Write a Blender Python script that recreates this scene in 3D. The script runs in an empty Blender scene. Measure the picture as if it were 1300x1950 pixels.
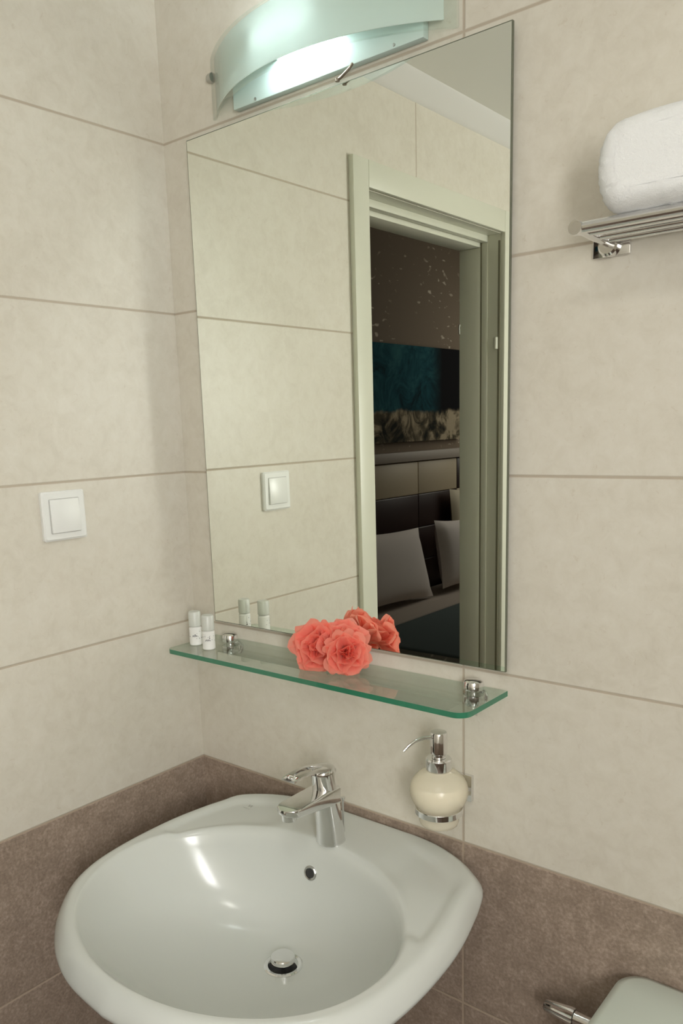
import bpy, bmesh, math, random
from mathutils import Vector, Matrix
random.seed(7)
PI = math.pi
C = bpy.context.scene.collection
scene = bpy.context.scene
Z0 = 0.90                       # height of the beige/brown tile joint above the floor
MY = -0.0134                    # mirror face

# ------------------------------------------------------------------ camera
cam_d = bpy.data.cameras.new('camera'); cam = bpy.data.objects.new('camera', cam_d); C.objects.link(cam)
F_PX, PPX, PPY = 1562.56, 611.18, 1127.54
yaw, pitch, roll = 0.701934, -0.197917, -0.034143
fw = Vector((-math.sin(yaw)*math.cos(pitch), math.cos(yaw)*math.cos(pitch), math.sin(pitch)))
rt = Vector((math.cos(yaw), math.sin(yaw), 0)); up = rt.cross(fw)
rt2 = rt*math.cos(roll)+up*math.sin(roll); up2 = -rt*math.sin(roll)+up*math.cos(roll)
M = Matrix((rt2, up2, -fw)).transposed().to_4x4()
M.translation = Vector((1.26800, -1.09273, 0.67801+Z0))
cam.matrix_world = M
cam_d.sensor_fit = 'VERTICAL'; cam_d.sensor_height = 36.0; cam_d.sensor_width = 24.0
cam_d.lens = F_PX/1950*36
cam_d.shift_x = (650-PPX)/1950; cam_d.shift_y = (PPY-975)/1950
cam_d.clip_start = 0.02
scene.camera = cam

# ------------------------------------------------------------------ light
world = bpy.data.worlds.new('world'); scene.world = world; world.use_nodes = True
world.node_tree.nodes['Background'].inputs[0].default_value = (0.75, 0.85, 1.0, 1)
world.node_tree.nodes['Background'].inputs[1].default_value = 0.3
def area(name, loc, target, sx, sy, power, col, shape='RECTANGLE'):
    d = bpy.data.lights.new(name, 'AREA'); d.shape = shape; d.size = sx; d.size_y = sy
    d.energy = power; d.color = col
    o = bpy.data.objects.new(name, d); C.objects.link(o); o.location = loc
    o.rotation_euler = (Vector(target)-Vector(loc)).to_track_quat('-Z', 'Y').to_euler()
    return o
WIN = (-1.80, -1.36, Z0+0.36, Z0+1.20)        # window in the right wall: y0, y1, z0, z1
area('window_daylight', (2.012, (WIN[0]+WIN[1])/2, (WIN[2]+WIN[3])/2), (0.0, (WIN[0]+WIN[1])/2+0.35, (WIN[2]+WIN[3])/2-0.25), 0.36, 0.74, 26.3, (1.0, 0.995, 0.975))
area('ceiling_fill', (1.25, -1.15, Z0+1.465), (1.25, -1.15, 0), 0.26, 0.26, 3.4, (1.0, 0.97, 0.91), 'DISK')  # added soft fill from above; its source is out of view
area('bedroom_fill', (-0.9, -4.9, 2.0), (-1.7, -3.2, 1.0), 1.0, 1.4, 9.5, (1.0, 0.95, 0.88))  # unseen lamp added to brighten the dark bedroom
scene.view_settings.view_transform = 'Standard'; scene.view_settings.look = 'None'
scene.view_settings.gamma = 1.0; scene.view_settings.use_curve_mapping = False
scene.view_settings.exposure = 0.0
cy = scene.cycles
cy.use_denoising = True; cy.max_bounces = 14; cy.diffuse_bounces = 6; cy.glossy_bounces = 8
cy.transmission_bounces = 10; cy.transparent_max_bounces = 24
cy.caustics_reflective = True; cy.caustics_refractive = True; cy.blur_glossy = 0.3
cy.sample_clamp_indirect = 6.0

# ------------------------------------------------------------------ helpers
def tag(o, label=None, cat=None, group=None, kind=None):
    if label: o['label'] = label
    if cat: o['category'] = cat
    if group: o['group'] = group
    if kind: o['kind'] = kind
    return o
def wloc(o):
    v = Vector((0, 0, 0))
    while o is not None:
        v += o.location; o = o.parent
    return v
def empty(name, loc, label, cat, group=None):
    o = bpy.data.objects.new(name, None); C.objects.link(o); o.location = loc
    o.empty_display_size = 0.05
    return tag(o, label, cat, group)
def build(name, bm, mat, parent=None, smooth=True, base=None, bevel=0, segs=2, sharp=0.6):
    """Link a bmesh given in world coordinates as one object."""
    b = wloc(parent) if parent else Vector(base or (0, 0, 0))
    bmesh.ops.recalc_face_normals(bm, faces=bm.faces) if name not in NORECALC else None
    if bevel:
        es = [e for e in bm.edges if len(e.link_faces) == 2 and e.calc_face_angle(0) > 0.5]
        bmesh.ops.bevel(bm, geom=es, offset=bevel, segments=segs, profile=0.5, affect='EDGES')
    bmesh.ops.translate(bm, verts=bm.verts, vec=-b)
    for f in bm.faces: f.smooth = smooth
    if smooth:
        for e in bm.edges:
            if len(e.link_faces) == 2 and e.calc_face_angle(0) > sharp: e.smooth = False
    me = bpy.data.meshes.new(name); bm.to_mesh(me); bm.free()
    for m in (mat if isinstance(mat, (list, tuple)) else [mat]): me.materials.append(m)
    o = bpy.data.objects.new(name, me); C.objects.link(o)
    if parent: o.parent = parent
    else: o.location = b
    return o
NORECALC = set()
def box(bm, x0, x1, y0, y1, z0, z1):
    v = [bm.verts.new((x, y, z)) for z in (z0, z1) for y in (y0, y1) for x in (x0, x1)]
    fs = []
    for q in ((0, 2, 3, 1), (4, 5, 7, 6), (0, 1, 5, 4), (2, 6, 7, 3), (0, 4, 6, 2), (1, 3, 7, 5)):
        fs.append(bm.faces.new([v[i] for i in q]))
    return fs
def boxes(*a):
    bm = bmesh.new()
    for b in a: box(bm, *b)
    return bm
def frame_of(d):
    d = d.normalized(); u = Vector((0, 0, 1)) if abs(d.z) < 0.95 else Vector((1, 0, 0))
    a = d.cross(u).normalized(); return a, a.cross(d).normalized()
def tube(bm, pts, r, n=16, cap=True):
    pts = [Vector(p) for p in pts]; rs = r if isinstance(r, (list, tuple)) else [r]*len(pts)
    rings = []; a0 = None
    for i, p in enumerate(pts):
        d = (pts[min(i+1, len(pts)-1)]-pts[max(i-1, 0)])
        if a0 is None: a, b = frame_of(d)
        else:
            d.normalize(); a = (a0-d*a0.dot(d)).normalized(); b = a.cross(d).normalized()
        a0 = a
        rings.append([bm.verts.new(p+(a*math.cos(t)+b*math.sin(t))*rs[i]) for t in [2*PI*k/n for k in range(n)]])
    for i in range(len(rings)-1):
        for k in range(n):
            bm.faces.new((rings[i][k], rings[i][(k+1) % n], rings[i+1][(k+1) % n], rings[i+1][k]))
    if cap: bm.faces.new(rings[0][::-1]); bm.faces.new(rings[-1])
    return bm
def lathe(bm, c, prof, n=40, axis=(0, 0, 1), cap=True):
    """prof: list of (radius, height along axis)"""
    c = Vector(c); ax = Vector(axis).normalized(); a, b = frame_of(ax); rings = []
    for r, h in prof:
        if r < 1e-6: rings.append([bm.verts.new(c+ax*h)]); continue
        rings.append([bm.verts.new(c+ax*h+(a*math.cos(t)+b*math.sin(t))*r) for t in [2*PI*k/n for k in range(n)]])
    for i in range(len(rings)-1):
        A, B = rings[i], rings[i+1]
        for k in range(n):
            k2 = (k+1) % n
            if len(A) == 1 and len(B) == 1: continue
            if len(A) == 1: bm.faces.new((A[0], B[k2], B[k]))
            elif len(B) == 1: bm.faces.new((A[k], A[k2], B[0]))
            else: bm.faces.new((A[k], A[k2], B[k2], B[k]))
    if cap:
        if len(rings[0]) > 1: bm.faces.new(rings[0][::-1])
        if len(rings[-1]) > 1: bm.faces.new(rings[-1])
    return bm
def loft(bm, rings, closed=True, cap=True):
    R = [[bm.verts.new(p) for p in r] for r in rings]; n = len(R[0])
    for i in range(len(R)-1):
        for k in range(n if closed else n-1):
            k2 = (k+1) % n
            bm.faces.new((R[i][k], R[i][k2], R[i+1][k2], R[i+1][k]))
    if cap and closed: bm.faces.new(R[0][::-1]); bm.faces.new(R[-1])
    return R
def rrect(w, h, r, n=6):
    """rounded rectangle outline centred on 0 (2-D)"""
    out = []
    for cx, cy_, a0 in ((w/2-r, h/2-r, 0), (-w/2+r, h/2-r, PI/2), (-w/2+r, -h/2+r, PI), (w/2-r, -h/2+r, 1.5*PI)):
        for k in range(n+1):
            t = a0+PI/2*k/n; out.append((cx+r*math.cos(t), cy_+r*math.sin(t)))
    return out

# ------------------------------------------------------------------ materials
def mat(name, col=(0.8, 0.8, 0.8), rough=0.5, metal=0.0, **kw):
    m = bpy.data.materials.new(name); m.use_nodes = True
    p = m.node_tree.nodes['Principled BSDF']
    p.inputs['Base Color'].default_value = (*col, 1); p.inputs['Roughness'].default_value = rough
    p.inputs['Metallic'].default_value = metal
    for k, v in kw.items(): p.inputs[k.replace('_', ' ')].default_value = v
    return m
class N:
    def __init__(s, m): s.t = m.node_tree; s.p = s.t.nodes.get('Principled BSDF')
    def n(s, typ, **kw):
        o = s.t.nodes.new(typ)
        for k, v in kw.items():
            if hasattr(o, k): setattr(o, k, v)
        return o
    def l(s, a, b): s.t.links.new(a, b)
    def math(s, op, a, b=None, c=None, clamp=False):
        o = s.n('ShaderNodeMath', operation=op); o.use_clamp = clamp
        for i, v in enumerate((a, b, c)):
            if v is None: continue
            if isinstance(v, (int, float)): o.inputs[i].default_value = v
            else: s.l(v, o.inputs[i])
        return o.outputs[0]
    def noise(s, vec, scale, detail=4, rough=0.6, dist=0.0):
        o = s.n('ShaderNodeTexNoise'); o.inputs['Scale'].default_value = scale; o.inputs['Detail'].default_value = detail
        o.inputs['Roughness'].default_value = rough; o.inputs['Distortion'].default_value = dist
        if vec is not None: s.l(vec, o.inputs['Vector'])
        return o.outputs[0]
    def ramp(s, fac, stops):
        o = s.n('ShaderNodeValToRGB'); r = o.color_ramp
        while len(r.elements) < len(stops): r.elements.new(0.5)
        for e, (p, c) in zip(r.elements, stops): e.position = p; e.color = (*c, 1)
        s.l(fac, o.inputs[0]); return o.outputs[0]
    def mix(s, fac, a, b, blend='MIX'):
        o = s.n('ShaderNodeMix', data_type='RGBA', blend_type=blend)
        for i, v in ((0, fac), (6, a), (7, b)):
            if isinstance(v, (int, float)): o.inputs[i].default_value = v
            elif isinstance(v, tuple): o.inputs[i].default_value = (*v, 1)
            else: s.l(v, o.inputs[i])
        return o.outputs[2]
    def step(s, x, e0, e1):
        o = s.n('ShaderNodeMapRange', interpolation_type='SMOOTHSTEP')
        o.inputs[1].default_value = e0; o.inputs[2].default_value = e1
        s.l(x, o.inputs[0]); return o.outputs[0]

def tile_material(name, axis, joints):
    """wall tiles 0.30 m high; brown below Z0, beige above; vertical joints at the given coordinates"""
    m = mat(name, rough=0.34); g = N(m); g.p.inputs['Specular IOR Level'].default_value = 0.35
    geo = g.n('ShaderNodeNewGeometry'); pos = geo.outputs['Position']
    sep = g.n('ShaderNodeSeparateXYZ'); g.l(pos, sep.inputs[0])
    z = sep.outputs[2]; u = sep.outputs[axis]
    # distance to the nearest horizontal joint
    t = g.math('MULTIPLY', g.math('SUBTRACT', z, Z0-3.0), 1/0.30)
    fr = g.math('FRACT', g.math('ADD', t, 0.5)); dz = g.math('MULTIPLY', g.math('ABSOLUTE', g.math('SUBTRACT', fr, 0.5)), 0.30)
    d = dz
    for j in joints: d = g.math('MINIMUM', d, g.math('ABSOLUTE', g.math('SUBTRACT', u, j)))
    grout = g.math('SUBTRACT', 1.0, g.step(d, 0.0010, 0.0030))
    low = g.math('LESS_THAN', z, Z0+0.0005)
    row = g.math('FLOOR', t)
    off = g.n('ShaderNodeCombineXYZ'); g.l(g.math('MULTIPLY', row, 3.7), off.inputs[0]); g.l(g.math('MULTIPLY', row, 1.9), off.inputs[1])
    va = g.n('ShaderNodeVectorMath', operation='ADD'); g.l(pos, va.inputs[0]); g.l(off.outputs[0], va.inputs[1]); v = va.outputs[0]
    n1 = g.noise(v, 5.0, 5, 0.6, 0.3); n2 = g.noise(v, 38.0, 6, 0.7, 0.5); n3 = g.noise(v, 190.0, 3, 0.6)
    blend = g.math('ADD', g.math('MULTIPLY', n1, 0.38), g.math('MULTIPLY', n2, 0.62))
    beige = g.ramp(blend, [(0.34, (0.595, 0.557, 0.475)), (0.50, (0.645, 0.61, 0.53)), (0.66, (0.68, 0.65, 0.575))])
    spk = g.step(g.noise(v, 95.0, 4, 0.75, 0.8), 0.60, 0.72)
    beige = g.mix(g.math('MULTIPLY', spk, 0.22), beige, (0.40, 0.31, 0.21))
    brown = g.ramp(g.math('ADD', g.math('MULTIPLY', blend, 0.6), g.math('MULTIPLY', n3, 0.4)),
                   [(0.36, (0.205, 0.158, 0.123)), (0.50, (0.305, 0.238, 0.190)), (0.62, (0.44, 0.35, 0.285))])
    spk2 = g.step(g.noise(v, 70.0, 5, 0.8, 1.0), 0.55, 0.70)
    brown = g.mix(g.math('MULTIPLY', spk2, 0.35), brown, (0.15, 0.105, 0.075))
    col = g.mix(low, beige, brown)
    gcol = g.mix(low, (0.43, 0.365, 0.285), (0.42, 0.335, 0.255))
    col = g.mix(g.math('MULTIPLY', grout, 0.85), col, gcol)
    g.l(col, g.p.inputs['Base Color'])
    g.l(g.math('ADD', g.math('MULTIPLY', grout, 0.5), g.math('ADD', 0.28, g.math('MULTIPLY', n2, 0.12))), g.p.inputs['Roughness'])
    h = g.math('ADD', g.math('MULTIPLY', grout, -1.0), g.math('MULTIPLY', n2, 0.10))
    b = g.n('ShaderNodeBump'); b.inputs['Strength'].default_value = 0.5; b.inputs['Distance'].default_value = 0.0012
    g.l(h, b.inputs['Height']); g.l(b.outputs[0], g.p.inputs['Normal'])
    return m
M_back = tile_material('wall_tile_back', 0, [0.6325, 1.535])
M_left = tile_material('wall_tile_left', 1, [-0.873, -1.775])
M_ceram = mat('white_ceramic', (0.61, 0.63, 0.60), 0.17, Specular_IOR_Level=0.42)
M_chrome = mat('chrome', (0.80, 0.80, 0.80), 0.07, 1.0)
M_satin = mat('satin_metal', (0.52, 0.52, 0.50), 0.28, 1.0)
M_mirror = mat('mirror_silver', (0.90, 0.925, 0.86), 0.0, 1.0)
M_medge = mat('mirror_edge_and_gap_shade', (0.13, 0.14, 0.10), 0.25)
M_mback = mat('mirror_backing', (0.20, 0.19, 0.17), 0.7)
M_plastic = mat('white_plastic', (0.78, 0.79, 0.77), 0.30)
M_ceil = mat('ceiling_paint', (0.80, 0.80, 0.76), 0.8)
M_cove = mat('white_cove_plaster', (0.86, 0.86, 0.86), 0.7)
M_door = mat('cream_door_paint', (0.64, 0.645, 0.545), 0.35)
M_gasket = mat('grey_gasket', (0.20, 0.19, 0.13), 0.6)
M_dark = mat('hole_shade', (0.03, 0.03, 0.03), 0.5)
M_floor = mat('floor_tile_grey', (0.25, 0.20, 0.165), 0.4)
g = N(M_floor); geo = g.n('ShaderNodeNewGeometry'); g.l(g.ramp(g.noise(geo.outputs['Position'], 8, 6), [(0.3, (0.17, 0.13, 0.105)), (0.7, (0.30, 0.24, 0.20))]), g.p.inputs['Base Color'])

# ------------------------------------------------------------------ bathroom shell
RX, RY, CZ = 2.0, -1.9, Z0+1.505
DY0, DY1, DZT = -0.646, -1.336, Z0+1.238      # door opening (real side of the mirror image)
WT = 0.13
build('wall_back', boxes((-0.005, RX, 0.0, 0.12, 0, CZ)), M_back, smooth=False).update_tag()
build('wall_left', boxes((-WT, 0, DY0, 0.0, 0, CZ), (-WT, 0, RY, DY1, 0, CZ), (-WT, 0, DY1, DY0, DZT, CZ)), M_left, smooth=False)
build('wall_right', boxes((RX, RX+0.12, WIN[1], 0.12, 0, CZ), (RX, RX+0.12, RY, WIN[0], 0, CZ), (RX, RX+0.12, WIN[0], WIN[1], 0, WIN[2]), (RX, RX+0.12, WIN[0], WIN[1], WIN[3], CZ)), M_left, smooth=False)
build('wall_rear', boxes((-0.13, RX+0.12, RY-0.12, RY, 0, CZ)), M_back, smooth=False)
build('ceiling', boxes((-WT, RX+0.12, RY-0.12, 0.12, CZ, CZ+0.1)), M_ceil, smooth=False)
build('floor', boxes((-3.0, RX+0.12, -5.6, 0.12, -0.1, 0)), M_floor, smooth=False)
for nm in ('wall_back', 'wall_left', 'wall_right', 'wall_rear', 'ceiling', 'floor'): tag(bpy.data.objects[nm], kind='structure')
# coving along the top of the left wall and the other walls
bm = bmesh.new()
prof = [(0, -0.022), (0.004, -0.022), (0.02, -0.019), (0.05, -0.009), (0.078, -0.003), (0.084, 0.0), (0, 0.0)]
loft(bm, [[(px, y, CZ+pz) for px, pz in prof] for y in (-0.001, RY+0.001)])
tag(build('trim_1', bm, M_cove, smooth=True, sharp=1.0), kind='structure')
# window behind the camera
bm = bmesh.new(); y0, y1, z0, z1 = WIN
for b in ((RX+0.03, RX+0.07, y0, y0+0.035, z0, z1), (RX+0.03, RX+0.07, y1-0.035, y1, z0, z1), (RX+0.03, RX+0.07, y0+0.035, y1-0.035, z0, z0+0.035), (RX+0.03, RX+0.07, y0+0.035, y1-0.035, z1-0.035, z1)): box(bm, *b)
wf = tag(build('window_1', bm, M_plastic, smooth=False), kind='structure')
M_pane = mat('frosted_window_glass', (0.85, 0.9, 0.9), 0.4, Transmission_Weight=0.8)
build('window_pane', boxes((RX+0.05, RX+0.056, y0+0.035, y1-0.035, z0+0.035, z1-0.035)), M_pane, wf, smooth=False)

# door lining and casing
XF = 0.015
bm = bmesh.new()
cw = 0.062
box(bm, 0.0, XF, DY0-0.0, DY0+cw, 0, DZT+cw)            # near casing
box(bm, 0.0, XF, DY1-cw, DY1, 0, DZT+cw)                # far casing
box(bm, 0.0, XF, DY1, DY0, DZT, DZT+cw)                 # head casing
d1 = build('door_1', bm, M_door, smooth=True, bevel=0.0025)
tag(d1, kind='structure')
j = 0.001
bm = boxes((-WT-0.01, 0.0, DY1, DY1+j, 0, DZT), (-WT-0.01, 0.0, DY0-j, DY0, 0, DZT), (-WT-0.01, 0.0, DY1+j, DY0-j, DZT-j, DZT))
build('door_lining', bm, M_door, d1, smooth=False)
s = 0.006; t = 0.020
bm = boxes((-0.062, -0.042, DY1+j, DY1+s, 0, DZT-t), (-WT-0.01, -0.066, DY1+j, DY1+s+0.002, 0, DZT-t-0.012),
           (-0.062, -0.042, DY0-s, DY0-j, 0, DZT-t), (-WT-0.01, -0.066, DY0-s-0.006, DY0-j, 0, DZT-t-0.012),
           (-0.062, -0.042, DY1+j, DY0-j, DZT-t, DZT-j), (-WT-0.01, -0.066, DY1+j, DY0-j, DZT-t-0.012, DZT-j))
build('door_stop', bm, M_door, d1, smooth=True, bevel=0.0015)
build('door_gasket', boxes((-0.0665, -0.0615, DY1+j, DY1+0.007, 0, DZT-0.02), (-0.0665, -0.0615, DY0-0.007, DY0-j, 0, DZT-0.02), (-0.0665, -0.0615, DY1+j, DY0-j, DZT-0.017, DZT-j),
                           (-0.008, -0.001, DY1+j, DY1+0.0018, 0, DZT-0.02)), M_gasket, d1, smooth=False)
bm = bmesh.new(); tube(bm, [(-WT-0.008, DY1+s+0.004, Z0+0.955), (-WT-0.008, DY1+s+0.007, Z0+0.975), (-WT-0.008, DY1+s+0.003, Z0+0.985)], 0.003, 12)
build('strike_plate', bm, M_satin, d1)
bm = bmesh.new(); tube(bm, [(-0.012, DY1+0.005, Z0+0.90), (-0.012, DY1+0.005, Z0+0.935)], 0.006, 12)
build('hinge', bm, M_door, d1)

# ------------------------------------------------------------------ bedroom beyond the door
HX = -1.9
def vy(yv): return 2*MY-yv        # virtual depth behind the mirror -> real y
M_wp = mat('brown_speckled_wallpaper', rough=0.8, Specular_IOR_Level=0.2); g = N(M_wp); geo = g.n('ShaderNodeNewGeometry')
mp = g.n('ShaderNodeMapping'); mp.inputs['Rotation'].default_value = (math.radians(32), 0, 0); mp.inputs['Scale'].default_value = (1, 16, 34)
g.l(geo.outputs['Position'], mp.inputs[0])
sp = g.step(g.noise(mp.outputs[0], 1.0, 1, 0.4, 0.0), 0.63, 0.74)
patch = g.step(g.noise(geo.outputs['Position'], 2.6, 2), 0.42, 0.62)
g.l(g.mix(g.math('MULTIPLY', g.math('MULTIPLY', sp, patch), 0.8), (0.20, 0.155, 0.110), (0.70, 0.62, 0.50)), g.p.inputs['Base Color'])
BZ = 2.95
M_bw = mat('bedroom_wall_paint', (0.24, 0.19, 0.145), 0.7)
tag(build('wall_far', boxes((HX-0.1, HX, -5.6, 0.2, 0, BZ)), M_wp, smooth=False), kind='structure')
tag(build('wall_side', boxes((HX, -WT, -5.7, -5.6, 0, BZ)), M_bw, smooth=False), kind='structure')
tag(build('wall_front', boxes((HX, -WT, 0.12, 0.2, 0, BZ)), M_bw, smooth=False), kind='structure')
tag(build('wall_near', boxes((-WT-0.004, -WT-0.001, DY0+0.06, 0.12, 0, BZ), (-WT-0.004, -WT-0.001, -5.6, DY1-0.06, 0, BZ), (-WT-0.004, -WT-0.001, DY1-0.06, DY0+0.06, DZT+0.06, BZ),
                            (-WT-0.001, 0.0, RY-0.13, 0.12, CZ+0.1, BZ), (-WT-0.001, 0.0, -5.6, RY-0.13, 0, BZ)), M_bw, smooth=False), kind='structure')
tag(build('ceiling', boxes((HX-0.1, 0.0, -5.7, 0.2, BZ, BZ+0.1)), M_ceil, smooth=False), kind='structure')
# painting
M_paint = mat('painting_canvas', rough=0.9, Specular_IOR_Level=0.1); g = N(M_paint); geo = g.n('ShaderNodeNewGeometry')
sep = g.n('ShaderNodeSeparateXYZ'); g.l(geo.outputs['Position'], sep.inputs[0])
nz = g.noise(geo.outputs['Position'], 5.0, 5, 0.7, 1.2)
teal = g.ramp(nz, [(0.30, (0.004, 0.012, 0.016)), (0.50, (0.012, 0.075, 0.095)), (0.72, (0.04, 0.15, 0.16))])
right = g.step(sep.outputs[1], vy(4.02), vy(3.80))
teal = g.mix(right, (0.006, 0.006, 0.007), teal)
sand = g.ramp(g.noise(geo.outputs['Position'], 6.0, 4, 0.6, 0.8), [(0.40, (0.02, 0.022, 0.018)), (0.50, (0.12, 0.10, 0.065)), (0.60, (0.42, 0.35, 0.24))])
hgt = g.math('ADD', sep.outputs[2], g.math('MULTIPLY', g.noise(geo.outputs['Position'], 6.0, 3), 0.10))
m_lo = g.step(hgt, Z0+0.83, Z0+0.80)
body = g.mix(m_lo, teal, sand)
g.l(body, g.p.inputs['Base Color'])
pa = empty('painting', (HX+0.03, vy(3.72), Z0+0.87), 'dark teal painting with a sandy lower part on the speckled bedroom wall', 'painting')
build('canvas', boxes((HX+0.002, HX+0.035, vy(4.262), vy(3.14), Z0+0.565, Z0+1.188)), M_paint, pa, smooth=False)
# headboard : cream ledge, chequered upholstered squares
M_cream = mat('cream_leather', (0.50, 0.42, 0.29), 0.45); M_brn = mat('dark_brown_leather', (0.035, 0.018, 0.016), 0.4)
M_ledge = mat('headboard_ledge', (0.34, 0.29, 0.24), 0.5)
hb = empty('headboard', (HX+0.03, vy(3.9), Z0-0.6), 'chequered cream and dark brown upholstered headboard under a pale ledge behind the bed', 'headboard')
build('ledge', boxes((HX+0.003, HX+0.075, vy(4.9), vy(2.7), Z0+0.435, Z0+0.50)), M_ledge, hb, smooth=True, bevel=0.004)
rows = [(0.43, 0.208), (0.208, -0.02), (-0.02, -0.25), (-0.25, -0.48)]
cols = [2.70, 3.14, 3.655, 4.165, 4.68, 4.90]
for r, (zt, zb) in enumerate(rows):
    for c in range(len(cols)-1):
        cr = ((c <= 2) if r == 0 else (c > 2 and r % 2 == 1))
        bm = boxes((HX+0.003, HX+0.055, vy(cols[c+1])+0.0006, vy(cols[c])-0.0006, Z0+zb+0.0006, Z0+zt-0.0006))
        build('panel', bm, M_cream if cr else M_brn, hb, bevel=0.007, segs=3)
# bed
M_sheet = mat('grey_white_sheet', (0.50, 0.43, 0.37), 0.85); M_cover = mat('teal_grey_bedspread', (0.085, 0.12, 0.12), 0.9)
M_pil = mat('white_pillowcase', (0.74, 0.68, 0.64), 0.85); M_pil2 = mat('cream_pillowcase', (0.62, 0.56, 0.42), 0.85)
MZ = Z0-0.45
bed = empty('bed', (-1.1, vy(3.4), 0), 'double bed with teal grey bedspread and folded white sheet before the headboard', 'bed')
build('bed_base', boxes((HX+0.07, -0.40, vy(4.5), vy(2.3), 0.06, 0.26)), mat('bed_base_fabric', (0.08, 0.06, 0.05), 0.8), bed, bevel=0.01)
build('mattress', boxes((HX+0.06, -0.38, vy(4.5), vy(2.3), 0.262, MZ)), M_sheet, bed, bevel=0.04, segs=4)
bm = boxes((-1.40, -0.34, vy(4.56), vy(2.24), 0.20, MZ+0.018)); build('bedspread', bm, M_cover, bed, bevel=0.04, segs=4)
bm = boxes((-1.48, -1.32, vy(4.55), vy(2.25), MZ-0.09, MZ+0.026)); build('folded_sheet', bm, M_sheet, bed, bevel=0.012, segs=3)
def pillow(p, w, h, th, lean, rz, m, label, zrot=0):
    bm = bmesh.new(); n = 14; R = []
    for side in (1, -1):
        G = []
        for i in range(n+1):
            row = []
            for k in range(n+1):
                u = -1+2*i/n; v = -1+2*k/n
                e = max(0, (1-u**4))*max(0, (1-v**4)); q = 1-0.06*(u*u)*(1-v*v)-0.0; q2 = 1-0.06*(v*v)*(1-u*u)
                row.append(Vector((side*th/2*math.sqrt(e)*(0.75+0.25*(1-u*u)*(1-v*v)), u*w/2*(1-0.07*(1-abs(v)**2)*abs(u)**3), h/2+v*h/2*(1-0.07*(1-abs(u)**2)*abs(v)**3))))
            G.append(row)
        R.append(G)
    V = [[[bm.verts.new(p_) for p_ in row] for row in G] for G in R]
    for sd in (0, 1):
        for i in range(n):
            for k in range(n):
                q = (V[sd][i][k], V[sd][i+1][k], V[sd][i+1][k+1], V[sd][i][k+1]); bm.faces.new(q if sd == 0 else q[::-1])
    bmesh.ops.remove_doubles(bm, verts=bm.verts, dist=1e-5)
    rot = Matrix.Rotation(rz, 4, 'Z') @ Matrix.Rotation(-lean, 4, 'Y') @ Matrix.Rotation(zrot, 4, 'X')
    bmesh.ops.transform(bm, matrix=Matrix.Translation(p) @ rot, verts=bm.verts)
    o = build('pillow', bm, m, base=p)
    return tag(o, label, 'pillow', 'pillows leaning on the headboard')
pillow((-1.60, vy(3.04), MZ+0.030), 0.80, 0.465, 0.15, math.radians(16), 0, M_pil, 'large white pillow nearest the doorway, leaning on the dark headboard', 0.05)
pillow((-1.575, vy(3.83), MZ+0.030), 0.60, 0.46, 0.16, math.radians(10), 0, M_pil, 'plump white pillow beyond the gap on the far half of the bed', 0.05)
pillow((-1.750, vy(4.22), MZ+0.012), 0.52, 0.66, 0.10, math.radians(3), 0, M_pil2, 'tall cream pillow standing behind the far plump white one')

# ------------------------------------------------------------------ mirror
mi = empty('wall_mirror', (0.394, -0.001, Z0+0.306), 'tall frameless rectangular mirror on the beige tiles above the glass shelf', 'mirror')
MX0, MX1, MZ0_, MZ1 = 0.0765, 0.7120, Z0+0.308, Z0+1.1865
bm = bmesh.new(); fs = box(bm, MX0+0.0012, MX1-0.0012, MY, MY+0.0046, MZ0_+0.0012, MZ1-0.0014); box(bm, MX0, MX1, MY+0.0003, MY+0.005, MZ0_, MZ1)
for f in bm.faces: f.material_index = 0 if f.calc_center_median().y < MY+0.0001 else 1  # dark glass edge; its border on the face also stands in for gap shadow
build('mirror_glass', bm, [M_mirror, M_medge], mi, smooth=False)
build('backing', boxes((MX0+0.02, MX1-0.02, MY+0.005, -0.0005, MZ0_+0.02, MZ1-0.02)), M_mback, mi, smooth=False)

# ------------------------------------------------------------------ glass shelf
def thin_glass(name, tint, ior=1.5, refl=1.0, rough=0.0, tr_mix=None):
    m = bpy.data.materials.new(name); m.use_nodes = True; t = m.node_tree; t.nodes.clear()
    o = t.nodes.new('ShaderNodeOutputMaterial'); tr = t.nodes.new('ShaderNodeBsdfTransparent'); gl = t.nodes.new('ShaderNodeBsdfGlossy')
    fr = t.nodes.new('ShaderNodeFresnel'); ge = t.nodes.new('ShaderNodeNewGeometry'); mi_ = t.nodes.new('ShaderNodeMath'); mi_.operation = 'MULTIPLY_ADD'; mi_.inputs[1].default_value = 1/ior-ior; mi_.inputs[2].default_value = ior; t.links.new(ge.outputs['Backfacing'], mi_.inputs[0]); mx = t.nodes.new('ShaderNodeMixShader')
    tr.inputs[0].default_value = (*tint, 1); gl.inputs['Roughness'].default_value = rough; t.links.new(mi_.outputs[0], fr.inputs[0])
    t.links.new(fr.outputs[0], mx.inputs[0]); t.links.new(tr.outputs[0], mx.inputs[1]); t.links.new(gl.outputs[0], mx.inputs[2]); t.links.new(mx.outputs[0], o.inputs[0])
    return m
M_glass = thin_glass('clear_shelf_glass', (0.90, 0.95, 0.92), 1.62)
M_gedge = mat('green_glass_edge', (0.035, 0.21, 0.12), 0.12, Coat_Weight=0.3)
M_gedge.node_tree.nodes['Principled BSDF'].inputs['Transmission Weight'].default_value = 0.15
g = N(M_gedge); ge_ = g.n('ShaderNodeNewGeometry'); tr = g.n('ShaderNodeBsdfTransparent'); tr.inputs[0].default_value = (0.80, 0.90, 0.84, 1); mx = g.n('ShaderNodeMixShader')
g.l(ge_.outputs['Backfacing'], mx.inputs[0]); g.l(g.p.outputs[0], mx.inputs[1]); g.l(tr.outputs[0], mx.inputs[2]); g.l(mx.outputs[0], g.t.nodes['Material Output'].inputs[0])
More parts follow.
